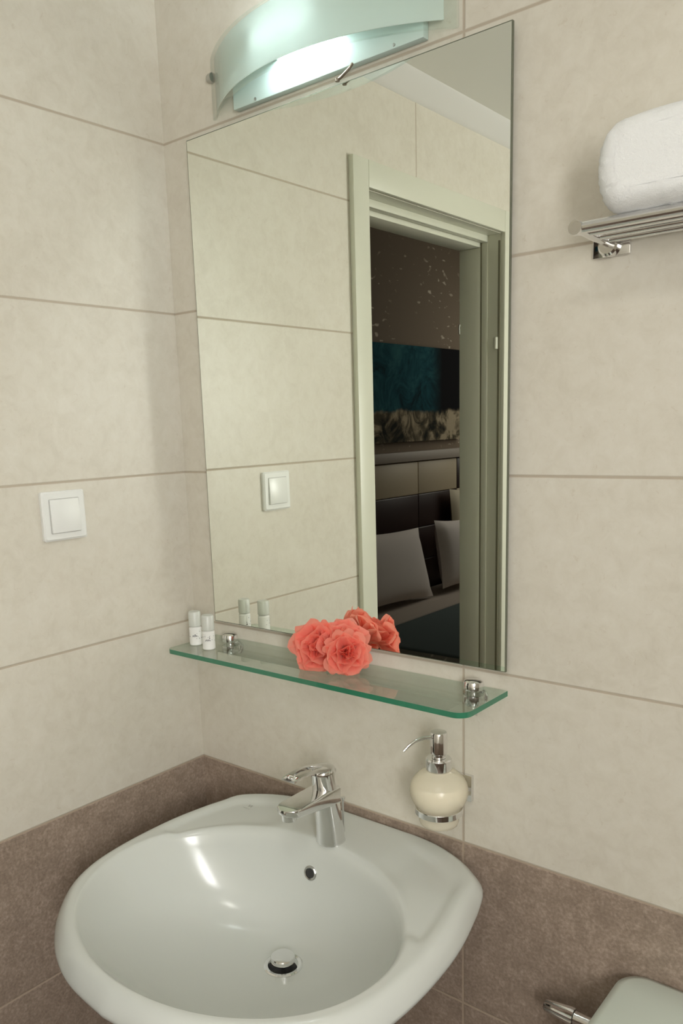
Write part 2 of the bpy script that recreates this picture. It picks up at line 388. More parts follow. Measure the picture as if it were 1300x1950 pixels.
SZ0, SZ1 = Z0+0.2680, Z0+0.2765
sh = empty('glass_shelf', (0.388, -0.06, SZ0), 'clear glass shelf with green edges held on two chrome clamps below the mirror', 'shelf')
sx0, sx1, syb, syf, rc = 0.068, 0.7115, -0.004, -0.1330, 0.022
out = [(sx1, syb), (sx0, syb)]
for cx, cy_, a0 in ((sx0+0.012, syf+0.012, PI), (sx1-rc, syf+rc, 1.5*PI)):
    r_ = 0.012 if cx < 0.3 else rc
    for k in range(9): tt = a0+PI/2*k/8; out.append((cx+r_*math.cos(tt), cy_+r_*math.sin(tt)))
bm = bmesh.new()
loft(bm, [[(x, y, SZ0) for x, y in out], [(x, y, SZ1) for x, y in out]])
for f in bm.faces: f.material_index = 0 if (len(f.verts) > 4 or f.calc_center_median().y > -0.01) else 1
build('shelf_glass', bm, [M_glass, M_gedge], sh, smooth=True)
for bx in (0.128, 0.664):
    by = -0.024
    bm = bmesh.new()
    lathe(bm, (bx, by, SZ1), [(0.0155, 0.0), (0.0160, 0.003), (0.0160, 0.008), (0.0145, 0.0125), (0.011, 0.0145), (0, 0.015)], 32)
    lathe(bm, (bx, by, SZ0), [(0.0160, 0.0), (0.0160, -0.010), (0.014, -0.016), (0.008, -0.019), (0, -0.0195)], 32)
    tube(bm, [(bx, by+0.008, SZ0-0.009), (bx, -0.0005, SZ0-0.009)], 0.009, 20)
    lathe(bm, (bx, -0.0005, SZ0-0.009), [(0.0135, 0), (0.0135, 0.003), (0.011, 0.0045), (0, 0.0046)], 28, axis=(0, -1, 0))
    cl = build('clamp', bm, M_chrome, sh)
    if bx > 0.3:
        bm = bmesh.new(); tube(bm, [(bx+0.012, by-0.012, SZ0-0.012), (bx+0.013, by-0.014, SZ0-0.028)], 0.0016, 8)
        build('grub_screw', bm, M_satin, cl)

# ------------------------------------------------------------------ wash basin
BX = 0.4365; LC = Vector((0.4365, -0.334)); LA, LB = 0.265, 0.2085
half = [(0.0, -0.0025), (0.07, -0.0025), (0.120, -0.0035), (0.165, -0.011), (0.210, -0.026), (0.246, -0.046), (0.269, -0.066), (0.2815, -0.100), (0.303, -0.185), (0.311, -0.258), (0.311, -0.33),
        (0.302, -0.389), (0.279, -0.441), (0.240, -0.485), (0.197, -0.519), (0.148, -0.547), (0.085, -0.568), (0.0, -0.577)]
def catmull(P, n, closed=False):
    out = []
    for i in range(len(P)-1):
        p0 = P[max(i-1, 0)]; p1 = P[i]; p2 = P[i+1]; p3 = P[min(i+2, len(P)-1)]
        for k in range(n):
            t = k/n
            out.append(tuple(0.5*((2*p1[j])+(-p0[j]+p2[j])*t+(2*p0[j]-5*p1[j]+4*p2[j]-p3[j])*t*t+(-p0[j]+3*p1[j]-3*p2[j]+p3[j])*t**3) for j in (0, 1)))
    out.append(P[-1]); return out
hc = catmull(half, 8)
poly = [(BX+x, y) for x, y in hc]+[(BX-x, y) for x, y in hc[-2:0:-1]]
def ray_r(th):
    dx, dy = math.cos(th), math.sin(th); best = 0
    for i in range(len(poly)):
        ax, ay = poly[i][0]-LC.x, poly[i][1]-LC.y; bx_, by_ = poly[(i+1) % len(poly)][0]-LC.x, poly[(i+1) % len(poly)][1]-LC.y
        ex, ey = bx_-ax, by_-ay; den = dx*ey-dy*ex
        if abs(den) < 1e-12: continue
        s_ = (ax*ey-ay*ex)/den; u = (ax*dy-ay*dx)/den
        if s_ > 0 and -1e-6 <= u <= 1+1e-6: best = max(best, s_)
    return best
NT = 200
DRN = Vector((0.4365, -0.237)); ZD = Z0-0.178
def zdeck(x, y):
    z = Z0-0.012-0.012*min(1, max(0, (-y-0.14)/0.30))
    return z
def sst(x, a, b):
    t = max(0, min(1, (x-a)/(b-a))); return t*t*(3-2*t)
def smin(a, b, k):
    h = max(0, min(1, 0.5+0.5*(b-a)/k)); return b*(1-h)+a*h-k*h*(1-h)
th_list = [2*PI*i/NT for i in range(NT)]; Ro = [ray_r(t) for t in th_list]
rings = []
def bowl_z(s): return ZD+0.150*(0.30*s**2+0.70*s**4.2) if s < 1.25 else ZD+0.45
bowl_s = [0.115+(1.0-0.115)*i/30 for i in range(31)]
def lipr(th): return LA*LB/math.sqrt((LB*math.cos(th))**2+(LA*math.sin(th))**2)
for s_ in bowl_s[:-1]:
    c = DRN.lerp(LC, s_**1.25); ring = []
    for th in th_list:
        r = lipr(th)*s_; x = c.x+r*math.cos(th); y = c.y+r*math.sin(th)
        ring.append((x, y, smin(bowl_z(s_), zdeck(x, y), 0.012)))
    rings.append(ring)
W = []
for i, th in enumerate(th_list):   # width of the sloping rim band
    y = LC.y+Ro[i]*math.sin(th); W.append(0.010+0.017*min(1, max(0, (-y-0.01)/0.08)))
for k in range(0, 17):
    f = k/16; ring = []
    for i, th in enumerate(th_list):
        r0 = lipr(th); r1 = Ro[i]-W[i]; r = r0+(r1-r0)*f; x = LC.x+r*math.cos(th); y = LC.y+r*math.sin(th)
        sb = r/r0
        dx = abs(x-BX); rec = 0.0055*sst(dx, 0.10, 0.15)*sst(y, -0.254, -0.236)*(1-sst(f, 0.80, 1.0))*sst(f, 0.0, 0.25)*sst(Ro[i]-r, 0.030, 0.050)
        ring.append((x, y, smin(bowl_z(sb), zdeck(x, y), 0.012)-rec))
    rings.append(ring)
for k in range(1, 11):             # rounded fall to the outer edge
    a = k/10; ring = []
    for i, th in enumerate(th_list):
        r1 = Ro[i]-W[i]; r = r1+W[i]*(0.45*math.sin(a*PI/2)+0.55*a); x = LC.x+r*math.cos(th); y = LC.y+r*math.sin(th)
        z0_ = rings[len(bowl_s)-1+16][i][2]; drop = (0.006+0.021*min(1, max(0, (-y-0.01)/0.10)))
        ring.append((x, y, z0_-drop*(1-math.cos(a*PI/2))))
    rings.append(ring)
last = rings[-1]
for dz, sc in ((0.003, 1.0), (0.008, 0.994), (0.016, 0.975), (0.026, 0.945), (0.040, 0.90), (0.062, 0.83), (0.10, 0.72), (0.14, 0.57), (0.175, 0.40), (0.20, 0.22)):
    ring = []
    for i, th in enumerate(th_list):
        r = Ro[i]*sc; y = LC.y+r*math.sin(th); x = LC.x+r*math.cos(th)
        c = LC.lerp(DRN, 1-sc); x += c.x-LC.x; y += c.y-LC.y
        ring.append((x, min(y, -0.0025), last[i][2]-dz))
    rings.append(ring)
bm = bmesh.new(); loft(bm, rings, cap=False)
bmesh.ops.holes_fill(bm, edges=[e for e in bm.edges if e.is_boundary and e.verts[0].co.z < Z0-0.19], sides=0)
bs = empty('wash_basin', (BX, -0.28, Z0-0.20), 'large white oval ceramic wash basin fixed in the corner under the mirror', 'basin')
M_ceram2 = M_ceram
build('basin_bowl', bm, M_ceram2, bs, sharp=1.4)
# overflow, drain
def on_bowl(x, zt):
    """point and normal of the back wall of the bowl at the given x and height"""
    best = min((abs(q[0]-x)+2*abs(q[2]-zt), a_, b_) for a_, r_ in enumerate(rings[5:len(bowl_s)+4]) for b_, q in enumerate(r_) if q[1] > -0.25)
    a_, b_ = best[1]+5, best[2]; q = Vector(rings[a_][b_]); du = Vector(rings[a_+1][b_])-Vector(rings[a_-1][b_]); dv_ = Vector(rings[a_][(b_+1) % NT])-Vector(rings[a_][b_-1])
    nn = du.cross(dv_).normalized(); return q, (nn if nn.z > 0 else -nn)
oc, on = on_bowl(BX-0.025, Z0-0.069); bm = bmesh.new(); oc = oc+on*0.0008
lathe(bm, oc, [(0.0085, -0.004), (0.0125, -0.001), (0.0125, 0.0012), (0.0110, 0.0025), (0.0090, 0.0018), (0.0082, -0.004)], 32, axis=on, cap=False)
ov = build('overflow_ring', bm, M_satin, bs)
bm = bmesh.new(); lathe(bm, oc, [(0.0082, 0.0), (0.0082, 0.0009), (0.0, 0.0009)], 24, axis=on, cap=False); build('overflow_hole', bm, M_dark, ov)  # dark disc stands in for the shade inside the overflow
bm = bmesh.new(); lathe(bm, (DRN.x, DRN.y, ZD), [(0.032, -0.001), (0.032, 0.0022), (0.0295, 0.0036), (0.025, 0.0024), (0.0225, -0.004), (0.0225, -0.02)], 48, cap=False)
dr = build('drain_ring', bm, M_chrome, bs)
bm = bmesh.new(); lathe(bm, (DRN.x, DRN.y, ZD-0.018), [(0.0222, 0), (0.0222, 0.001), (0.0, 0.001)], 40, cap=False); build('drain_hole', bm, M_dark, dr)  # dark disc painted as the shade down the drain
bm = bmesh.new(); lathe(bm, (DRN.x, DRN.y, ZD), [(0.004, -0.018), (0.004, 0.008), (0.0185, 0.0085), (0.0200, 0.0105), (0.0200, 0.0165), (0.0188, 0.0180), (0.010, 0.0186), (0, 0.0187)], 48); build('drain_plug', bm, M_chrome, bs)
# faint maker's mark printed on the rim left of the tap
def text_obj(s, size, loc, rot, m, parent, name):
    cu = bpy.data.curves.new(name, 'FONT'); cu.body = s; cu.size = size; cu.extrude = 0.00015; cu.align_x = 'CENTER'; cu.align_y = 'CENTER'
    o = bpy.data.objects.new(name, cu); dg = bpy.context.evaluated_depsgraph_get(); C.objects.link(o)
    bpy.context.view_layer.update(); dg = bpy.context.evaluated_depsgraph_get()
    me = bpy.data.meshes.new_from_object(o.evaluated_get(dg)); bpy.data.objects.remove(o); bpy.data.curves.remove(cu)
    me.materials.clear(); me.materials.append(m)
    o = bpy.data.objects.new(name, me); C.objects.link(o); o.rotation_euler = rot
    o.location = Vector(loc)-(wloc(parent) if parent else Vector((0, 0, 0))); o.parent = parent
    return o
M_ink = mat('grey_print', (0.33, 0.34, 0.31), 0.4)
text_obj('Vi', 0.012, (0.2355, -0.098, Z0-0.0112), (0, 0, 0.0), M_ink, bs, 'maker_mark')
text_obj('~~~', 0.009, (0.2355, -0.108, Z0-0.0112), (0, 0, 0.0), M_ink, bs, 'maker_mark')

# ------------------------------------------------------------------ tap
TZ = Z0-0.0135; TX, TY = 0.4365, -0.106
tp = empty('basin_tap', (TX, TY, TZ), 'chrome single lever mixer tap standing on the back of the wash basin', 'tap')
def ell_ring(cx, cy_, z, rx, ry, n=40, sy=0.0):
    return [(cx+rx*math.cos(2*PI*k/n), cy_+ry*math.sin(2*PI*k/n), z+sy*ry*math.sin(2*PI*k/n)) for k in range(n)]
bm = bmesh.new()
lean = lambda h: TY-0.030*(h/0.125)**1.2*0.45
H = [(0.0, 0.0245), (0.0015, 0.0252), (0.004, 0.0245), (0.02, 0.0238), (0.05, 0.0225), (0.085, 0.0214), (0.1015, 0.0208)]
loft(bm, [ell_ring(TX, lean(h), TZ+h, r, r, sy=(0.10*h/0.1015)) for h, r in H])
build('tap_body', bm, M_chrome, tp, sharp=0.9)
bm = bmesh.new()
H = [(0.1025, 0.0198), (0.1032, 0.0210), (0.111, 0.0208), (0.130, 0.0206), (0.136, 0.0199), (0.1385, 0.0168), (0.139, 0.008)]
loft(bm, [ell_ring(TX, lean(h), TZ+h, r, r, sy=0.10) for h, r in H])
cap = build('tap_cap', bm, M_chrome, tp, sharp=0.9)
# spout
bm = bmesh.new(); rings = []
for i in range(17):
    t = i/16; y = TY+0.004+(-0.222-TY-0.004)*t; zt = TZ+0.1040-0.002*t; w = 0.0430+0.003*math.sin(t*PI)
    h = 0.022*(1-t)**1.1+0.0115; zt -= h/2-0.0
    if t > 0.86: q = (t-0.86)/0.14; w *= math.sqrt(max(0.02, 1-q*q*0.90)); h *= (1-0.25*q*q)
    rings.append([(TX+a, y, zt+b) for a, b in rrect(w, h, min(w, h)*0.20, 5)])
loft(bm, rings); build('spout', bm, M_chrome, tp, sharp=0.9)
bm = bmesh.new(); lathe(bm, (TX, -0.207, TZ+0.0890), [(0.0095, -0.010), (0.0120, -0.009), (0.0125, 0.0), (0.0125, 0.004)], 28)
lathe(bm, (TX, -0.207, TZ+0.0790), [(0.0085, -0.0006), (0.0, -0.0006)], 20, cap=False)
build('aerator', bm, M_chrome, tp)
# lever: a flat plate that rises forward with a slot through it
bm = bmesh.new(); rings = []
def lever_z(t): return TZ+0.130+0.014*t+0.006*math.sin(t*PI)
for side in (1, -1):
    rr = []
    for i in range(13):
        t = i/12; y = TY-0.100*t; wo = 0.0165-0.003*t; wi = 0.0085*math.sin(min(1, max(0, (t-0.16)/0.70))*PI)**0.5 if 0.16 < t < 0.86 else 0.0
        th = 0.0055-0.002*t; z = lever_z(t)
        rr.append([(TX+side*wi, y, z), (TX+side*wo, y, z), (TX+side*wo, y, z+th), (TX+side*wi, y, z+th)])
    loft(bm, rr)
bmesh.ops.remove_doubles(bm, verts=bm.verts, dist=1e-6)
build('lever', bm, M_chrome, cap, sharp=0.7)
bm = bmesh.new(); tube(bm, [(TX, -0.070, TZ-0.006), (TX, -0.070, TZ+0.060)], 0.0022, 10); lathe(bm, (TX, -0.070, TZ+0.060), [(0.002, 0), (0.0042, 0.002), (0.0042, 0.006), (0, 0.0075)], 14)
build('pop_up_rod', bm, M_chrome, tp)

# ------------------------------------------------------------------ soap dispenser
DX, DY = 0.631, -0.072
sd = empty('soap_dispenser', (DX, -0.001, Z0+0.10), 'round cream glass soap dispenser with chrome pump in a wall holder', 'soap dispenser')
M_milk = bpy.data.materials.new('milky_dispenser_glass'); M_milk.use_nodes = True; g = N(M_milk); g.p.inputs['Base Color'].default_value = (0.84, 0.79, 0.66, 1); g.p.inputs['Roughness'].default_value = 0.22
tr = g.n('ShaderNodeBsdfTransparent'); tr.inputs[0].default_value = (0.99, 0.975, 0.93, 1); mx = g.n('ShaderNodeMixShader'); mx.inputs[0].default_value = 0.52
g.l(g.p.outputs[0], mx.inputs[1]); g.l(tr.outputs[0], mx.inputs[2]); g.l(mx.outputs[0], g.t.nodes['Material Output'].inputs[0])
M_soap = mat('cream_liquid_soap', (0.93, 0.89, 0.77), 0.4, Subsurface_Weight=0.15, Subsurface_Radius=(0.02, 0.015, 0.01))
GZ = Z0+0.1185; GR, GH = 0.0455, 0.0385
def globe(s, t0, t1, n=22):
    return [(GR*s*math.cos(a), GH*s*math.sin(a)) for a in [t0+(t1-t0)*k/n for k in range(n+1)]]
bm = bmesh.new()
prof = [(0.0, -0.0570), (0.024, -0.0570), (0.0290, -0.0545), (0.0310, -0.049), (0.0300, -0.040), (0.0285, -0.033)]+globe(1.0, -0.72, 1.13)+[(0.018, 0.037), (0.018, 0.044)]
lathe(bm, (DX, DY, GZ), prof, 56); dg_ = build('dispenser_glass', bm, M_milk, sd, sharp=1.2)
bm = bmesh.new(); a1 = math.asin(0.013/(GH*0.94)); gp = globe(0.94, -0.85, a1)
lathe(bm, (DX, DY, GZ), [(0, -0.0300)]+gp+[(0, gp[-1][1])], 48, cap=False); build('liquid_soap', bm, M_soap, dg_, sharp=0.9)
bm = bmesh.new(); lathe(bm, (DX, DY, GZ+0.034), [(0.0195, 0.0), (0.0200, 0.002), (0.0200, 0.018), (0.0185, 0.0200), (0.0, 0.0204)], 40)
pc = build('pump_collar', bm, M_chrome, sd)
bm = bmesh.new(); lathe(bm, (DX, DY, GZ+0.0546), [(0.0105, 0), (0.0105, 0.012)], 32); lathe(bm, (DX, DY, GZ+0.0615), [(0.0125, 0), (0.0132, 0.001), (0.0132, 0.032), (0.0120, 0.0345), (0, 0.0352)], 36)
pmp = build('pump_head', bm, M_chrome, sd)
bm = bmesh.new(); dv = Vector((-0.50, -0.866, 0)).normalized(); pts = []
for k in range(11):
    t = k/10; pts.append(Vector((DX, DY, GZ+0.0885))+dv*(0.010+0.050*t)+Vector((0, 0, 0.003*math.sin(t*PI)-0.014*t**2.4)))
tube(bm, pts, [0.0030-0.0006*k/10 for k in range(11)], 14); build('nozzle', bm, M_chrome, pmp)
bm = bmesh.new(); lathe(bm, (DX, DY, GZ-0.0365), [(0.0325, 0), (0.0370, 0.0003), (0.0375, 0.001), (0.0375, 0.0095), (0.0370, 0.0102), (0.0340, 0.0102), (0.0325, 0)], 56, cap=False)
box(bm, DX-0.006, DX+0.006, DY+0.035, -0.006, GZ-0.0360, GZ-0.0270)
build('holder_ring', bm, M_chrome, sd)
bm = boxes((DX-0.0215, DX+0.0215, -0.009, -0.0005, GZ-0.0395, GZ+0.0050)); hp = build('holder_plate', bm, M_chrome, sd, bevel=0.0015)
bm = boxes((DX-0.008, DX+0.008, -0.022, -0.009, GZ-0.040, GZ-0.004)); build('holder_arm', bm, M_chrome, sd, bevel=0.002)

# ------------------------------------------------------------------ light switch
sw = empty('light_switch', (0.001, -0.2855, Z0+0.5425), 'square white light switch on the left tiled wall', 'switch')
SY, SZ_ = -0.2855, Z0+0.5430; a = 0.0425
def plate(bm, x0, x1, c1, c2, w0, w1, r=0.004):
    loft(bm, [[(x0, c1+u, c2+v) for u, v in rrect(w0, w0, r, 4)], [(x1, c1+u, c2+v) for u, v in rrect(w1, w1, r, 4)]])
bm = bmesh.new(); plate(bm, 0.0005, 0.006, SY, SZ_, 2*a, 2*a); plate(bm, 0.006, 0.0085, SY, SZ_, 2*a-0.001, 2*a-0.006); build('switch_frame', bm, M_plastic, sw, sharp=0.35)
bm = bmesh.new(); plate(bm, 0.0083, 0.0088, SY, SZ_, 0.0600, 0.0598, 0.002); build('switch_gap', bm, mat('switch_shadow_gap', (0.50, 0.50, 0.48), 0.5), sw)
bm = bmesh.new(); h_ = 0.0285
v = [(0.0086, SY-h_, SZ_-h_), (0.0086, SY+h_, SZ_-h_), (0.0086, SY+h_, SZ_+h_), (0.0086, SY-h_, SZ_+h_), (0.0135, SY-h_, SZ_-h_), (0.0135, SY+h_, SZ_-h_), (0.0105, SY+h_, SZ_+h_), (0.0105, SY-h_, SZ_+h_)]
vv = [bm.verts.new(p) for p in v]
for q in ((0, 1, 2, 3), (4, 5, 6, 7), (0, 1, 5, 4), (1, 2, 6, 5), (2, 3, 7, 6), (3, 0, 4, 7)): bm.faces.new([vv[i] for i in q])
build('rocker', bm, M_plastic, sw, bevel=0.0008)

# ------------------------------------------------------------------ wall lamp above the mirror
lp = empty('wall_lamp', (0.3825, -0.002, Z0+1.22), 'curved frosted glass wall lamp fixed above the mirror', 'lamp')
ac, ahw, asag = 0.3825, 0.2425, 0.085; AR = (ahw*ahw+asag*asag)/(2*asag)
def arcpt(u, off=0.0):
    A = math.asin(ahw/AR); t = -A+2*A*u; r = AR+off
    return (ac+r*math.sin(t), -(r*math.cos(t)-(AR-asag)))
def arc_panel(u0, u1, z0, z1, o0, o1, nu=56, nz=1):
    bm = bmesh.new(); rings = []
    for i in range(nu+1):
        u = u0+(u1-u0)*i/nu; xi, yi = arcpt(u, o0); xo, yo = arcpt(u, o1)
        rings.append([(xi, yi-0.001, z0), (xo, yo-0.001, z0), (xo, yo-0.001, z1), (xi, yi-0.001, z1)])
    loft(bm, rings); return bm
M_lglass = thin_glass('clear_lamp_glass', (0.955, 0.985, 0.975))
M_frost = bpy.data.materials.new('frosted_lamp_glass'); M_frost.use_nodes = True; t = M_frost.node_tree; t.nodes.clear()
o_ = t.nodes.new('ShaderNodeOutputMaterial'); tl = t.nodes.new('ShaderNodeBsdfTranslucent'); df = t.nodes.new('ShaderNodeBsdfPrincipled'); mx = t.nodes.new('ShaderNodeMixShader')
tl.inputs[0].default_value = (0.97, 1.0, 0.99, 1); df.inputs['Base Color'].default_value = (0.84, 0.89, 0.86, 1); df.inputs['Roughness'].default_value = 0.25; mx.inputs[0].default_value = 0.5
t.links.new(tl.outputs[0], mx.inputs[1]); t.links.new(df.outputs[0], mx.inputs[2]); t.links.new(mx.outputs[0], o_.inputs[0])
lg = build('lamp_glass', arc_panel(0, 1, Z0+1.207, Z0+1.301, -0.003, 0.003), M_lglass, lp, sharp=0.5)
build('frosting', arc_panel(0.015, 0.962, Z0+1.219, Z0+1.300, -0.0045, -0.0031), M_frost, lg, sharp=0.5)
M_lbody = mat('white_lamp_body', (0.56, 0.68, 0.64), 0.35)
bp = build('lamp_body', boxes((0.200, 0.577, -0.015, -0.0005, Z0+1.205, Z0+1.295)), M_lbody, lp, bevel=0.002)
for x in (0.252, 0.528):
    bm = bmesh.new(); lathe(bm, (x, -0.015, Z0+1.2095), [(0.0022, 0), (0.0022, 0.0015), (0, 0.002)], 14, axis=(0, -1, 0)); build('lamp_screw', bm, M_satin, bp)
bm = bmesh.new(); tube(bm, [(0.452, -0.014, Z0+1.207), (0.449, -0.018, Z0+1.200), (0.437, -0.022, Z0+1.191), (0.430, -0.022, Z0+1.1885)], 0.0022, 10); lathe(bm, (0.429, -0.022, Z0+1.1865), [(0.0035, 0), (0.0035, 0.004)], 12)
build('lamp_catch', bm, mat('tarnished_metal', (0.22, 0.18, 0.14), 0.4, 0.8), bp)
for u in (0.006, 0.994):
    x, y = arcpt(u, 0.0); bm = bmesh.new(); lathe(bm, (x-(0.008 if u < .5 else -0.008), y-0.003, Z0+1.273), [(0.0, -0.001), (0.007, 0), (0.008, 0.003), (0.008, 0.010), (0.0, 0.011)], 20, axis=(1 if u < .5 else -1, 0, 0)); build('glass_clip', bm, M_satin, lp)
M_bulb = mat('lit_bulb', (1, 1, 1), 0.5); pb = M_bulb.node_tree.nodes['Principled BSDF']; pb.inputs['Emission Color'].default_value = (0.86, 0.97, 1.0, 1); pb.inputs['Emission Strength'].default_value = 95.0
bm = bmesh.new(); tube(bm, [(0.305, -0.052, Z0+1.262), (0.425, -0.052, Z0+1.262)], 0.0065, 16)
bulb = build('bulb', bm, M_bulb, lp)
for bx in (0.294, 0.425): build('bulb_holder', boxes((bx, bx+0.011, -0.060, -0.015, Z0+1.252, Z0+1.272)), M_lbody, lp, bevel=0.001)

# ------------------------------------------------------------------ towel rack and towel
rk = empty('towel_rack', (1.14, -0.001, Z0+0.885), 'chrome towel shelf of parallel rails mounted high on the right of the back wall', 'towel rack')
RZ = Z0+0.8955
for i, (y, r) in enumerate(((-0.112, 0.0068), (-0.082, 0.0045), (-0.052, 0.0045), (-0.024, 0.0045))):
    bm = bmesh.new(); tube(bm, [(0.850, y, RZ), (1.430, y, RZ)], r, 20); build('rail', bm, M_chrome, rk)
for x in (0.8485, 1.4315):
    bm = bmesh.new(); tube(bm, [(x, -0.019, RZ-0.004), (x, -0.114, RZ-0.001)], 0.0045, 18)
    lathe(bm, (x, -0.112, RZ), [(0.0, 0), (0.0078, 0), (0.0088, 0.001), (0.0088, 0.006), (0.0080, 0.0075), (0, 0.0075)], 32, axis=(0, -1, 0))
    build('side_arm', bm, M_chrome, rk)
    bm = boxes((x-0.024, x+0.024, -0.006, -0.0005, RZ-0.0175, RZ+0.0275)); pl_ = build('wall_plate', bm, M_chrome, rk, bevel=0.0012)
    bm = bmesh.new(); lathe(bm, (x, -0.006, RZ-0.006), [(0.0125, 0), (0.0125, 0.012), (0.010, 0.015), (0, 0.015)], 28, axis=(0, -1, 0)); build('boss', bm, M_chrome, rk)
M_towel = mat('white_terry', (0.86, 0.87, 0.865), 0.95); g = N(M_towel); geo = g.n('ShaderNodeNewGeometry')
b = g.n('ShaderNodeBump'); b.inputs['Strength'].default_value = 0.55; b.inputs['Distance'].default_value = 0.004
g.l(g.noise(geo.outputs['Position'], 240, 5, 0.8), b.inputs['Height']); g.l(b.outputs[0], g.p.inputs['Normal']); g.p.inputs['Sheen Weight'].default_value = 0.4
bm = bmesh.new(); rings = []
tb = RZ+0.0070
def round_poly(P, n=10):
    out = []
    for i, (x, z, r) in enumerate(P):
        p = Vector((x, z)); a_ = (Vector(P[i-1][:2])-p).normalized(); b_ = (Vector(P[(i+1) % len(P)][:2])-p).normalized()
        for k in range(n+1):
            t = k/n; out.append((p+a_*r)*(1-t)**2+p*2*t*(1-t)+(p+b_*r)*t*t)
    return out
def dens(P, step=0.008):
    out = []
    for i in range(len(P)):
        a_, b_ = P[i], P[(i+1) % len(P)]; m = max(1, int((b_-a_).length/step))
        for k in range(m): out.append(a_.lerp(b_, k/m))
    return out
O = dens(round_poly([(0.885, tb, 0.018), (0.8725, Z0+0.940, 0.020), (0.879, Z0+0.996, 0.030), (1.02, Z0+1.006, 0.06), (1.30, Z0+1.004, 0.05), (1.31, tb, 0.035)]))
oc_ = Vector((1.085, Z0+0.955)); ny = 26; y0, y1, ry = -0.138, -0.007, 0.026
for i in range(ny+1):
    y = y0+(y1-y0)*(1-math.cos(i/ny*PI))/2; d = max(0.0, min(ry, ry-min(y-y0, y1-y))); inset = ry-math.sqrt(max(0.0, ry*ry-d*d)); inset *= 0.96
    hx, hz = 0.222, 0.058
    rings.append([(oc_.x+(p.x-oc_.x)*(hx-inset)/hx, y, oc_.y+(p.y-oc_.y)*((hz-inset)/hz if p.y > oc_.y else (hz-inset*0.85)/hz)) for p in O])
loft(bm, rings)
for v_ in bm.verts:
    v_.co += Vector((random.uniform(-1, 1), random.uniform(-1, 1), random.uniform(-.3, 1)))*0.0011
tag(build('towel', bm, M_towel, base=(1.08, -0.07, RZ+0.0065), sharp=2.5), 'thick folded white terry towel lying on the chrome towel shelf', 'towel')

# ------------------------------------------------------------------ toiletry bottles
M_cap = mat('frosted_bottle_cap', (0.74, 0.76, 0.71), 0.35, Transmission_Weight=0.25); M_bot = mat('white_bottle', (0.80, 0.80, 0.78), 0.3)
M_lab = mat('printed_bottle_label', (0.82, 0.82, 0.80), 0.4)
M_ink2 = mat('dark_print', (0.10, 0.10, 0.11), 0.5)
def bottle(loc, rz, label):
    b = empty('toiletry_bottle', loc, label, 'bottle', 'toiletry bottles on the glass shelf')
    x, y, z = loc; r = 0.0120
    bm = bmesh.new(); lathe(bm, (x, y, z+0.0002), [(0.0, 0), (r-0.0015, 0), (r, 0.0015), (r, 0.033), (r-0.002, 0.0355), (0.006, 0.037), (0.006, 0.039)], 36); bb = build('bottle_body', bm, M_bot, b)
    bm = bmesh.new(); lathe(bm, (x, y, z+0.0368), [(r-0.0010, 0), (r-0.0001, 0.001), (r-0.0002, 0.026), (r-0.0015, 0.0285), (0, 0.029)], 36); build('bottle_cap', bm, M_cap, b)
    # label marks: little dark leaves and strokes wrapped on the body
    bm = bmesh.new(); rnd = random.Random(int(x*1e4))
    def dab(a, zz, w, h):
        for (a_, z_, w_, h_) in ((a, zz, w, h),):
            p = []
            for da, dz_ in ((-w_, -h_), (w_, -h_*0.4), (w_*0.6, h_), (-w_*0.7, h_*0.6)):
                aa = a_+da/r; p.append(bm.verts.new((x+(r+0.0002)*math.cos(aa), y+(r+0.0002)*math.sin(aa), z+z_+dz_)))
            bm.faces.new(p)
    for k in range(10):
        a_ = rz+rnd.uniform(-1.2, 1.2); dab(a_, rnd.uniform(0.013, 0.028), rnd.uniform(0.0003, 0.0011), rnd.uniform(0.0004, 0.0016))
    for k in range(5): dab(rz-0.45+k*0.16, 0.019+0.0006*(k % 2), 0.0007, 0.0020)
    build('label_print', bm, M_ink2, bb)
    return b
va = math.atan2(-1.0927+0.08, 1.268-0.12)
bottle((0.1384, -0.0885, SZ1), va, 'small white toiletry bottle at the left end of the shelf, nearer the flower')
bottle((0.0925, -0.0800, SZ1), va, 'small white toiletry bottle at the left end of the shelf, nearest the corner')

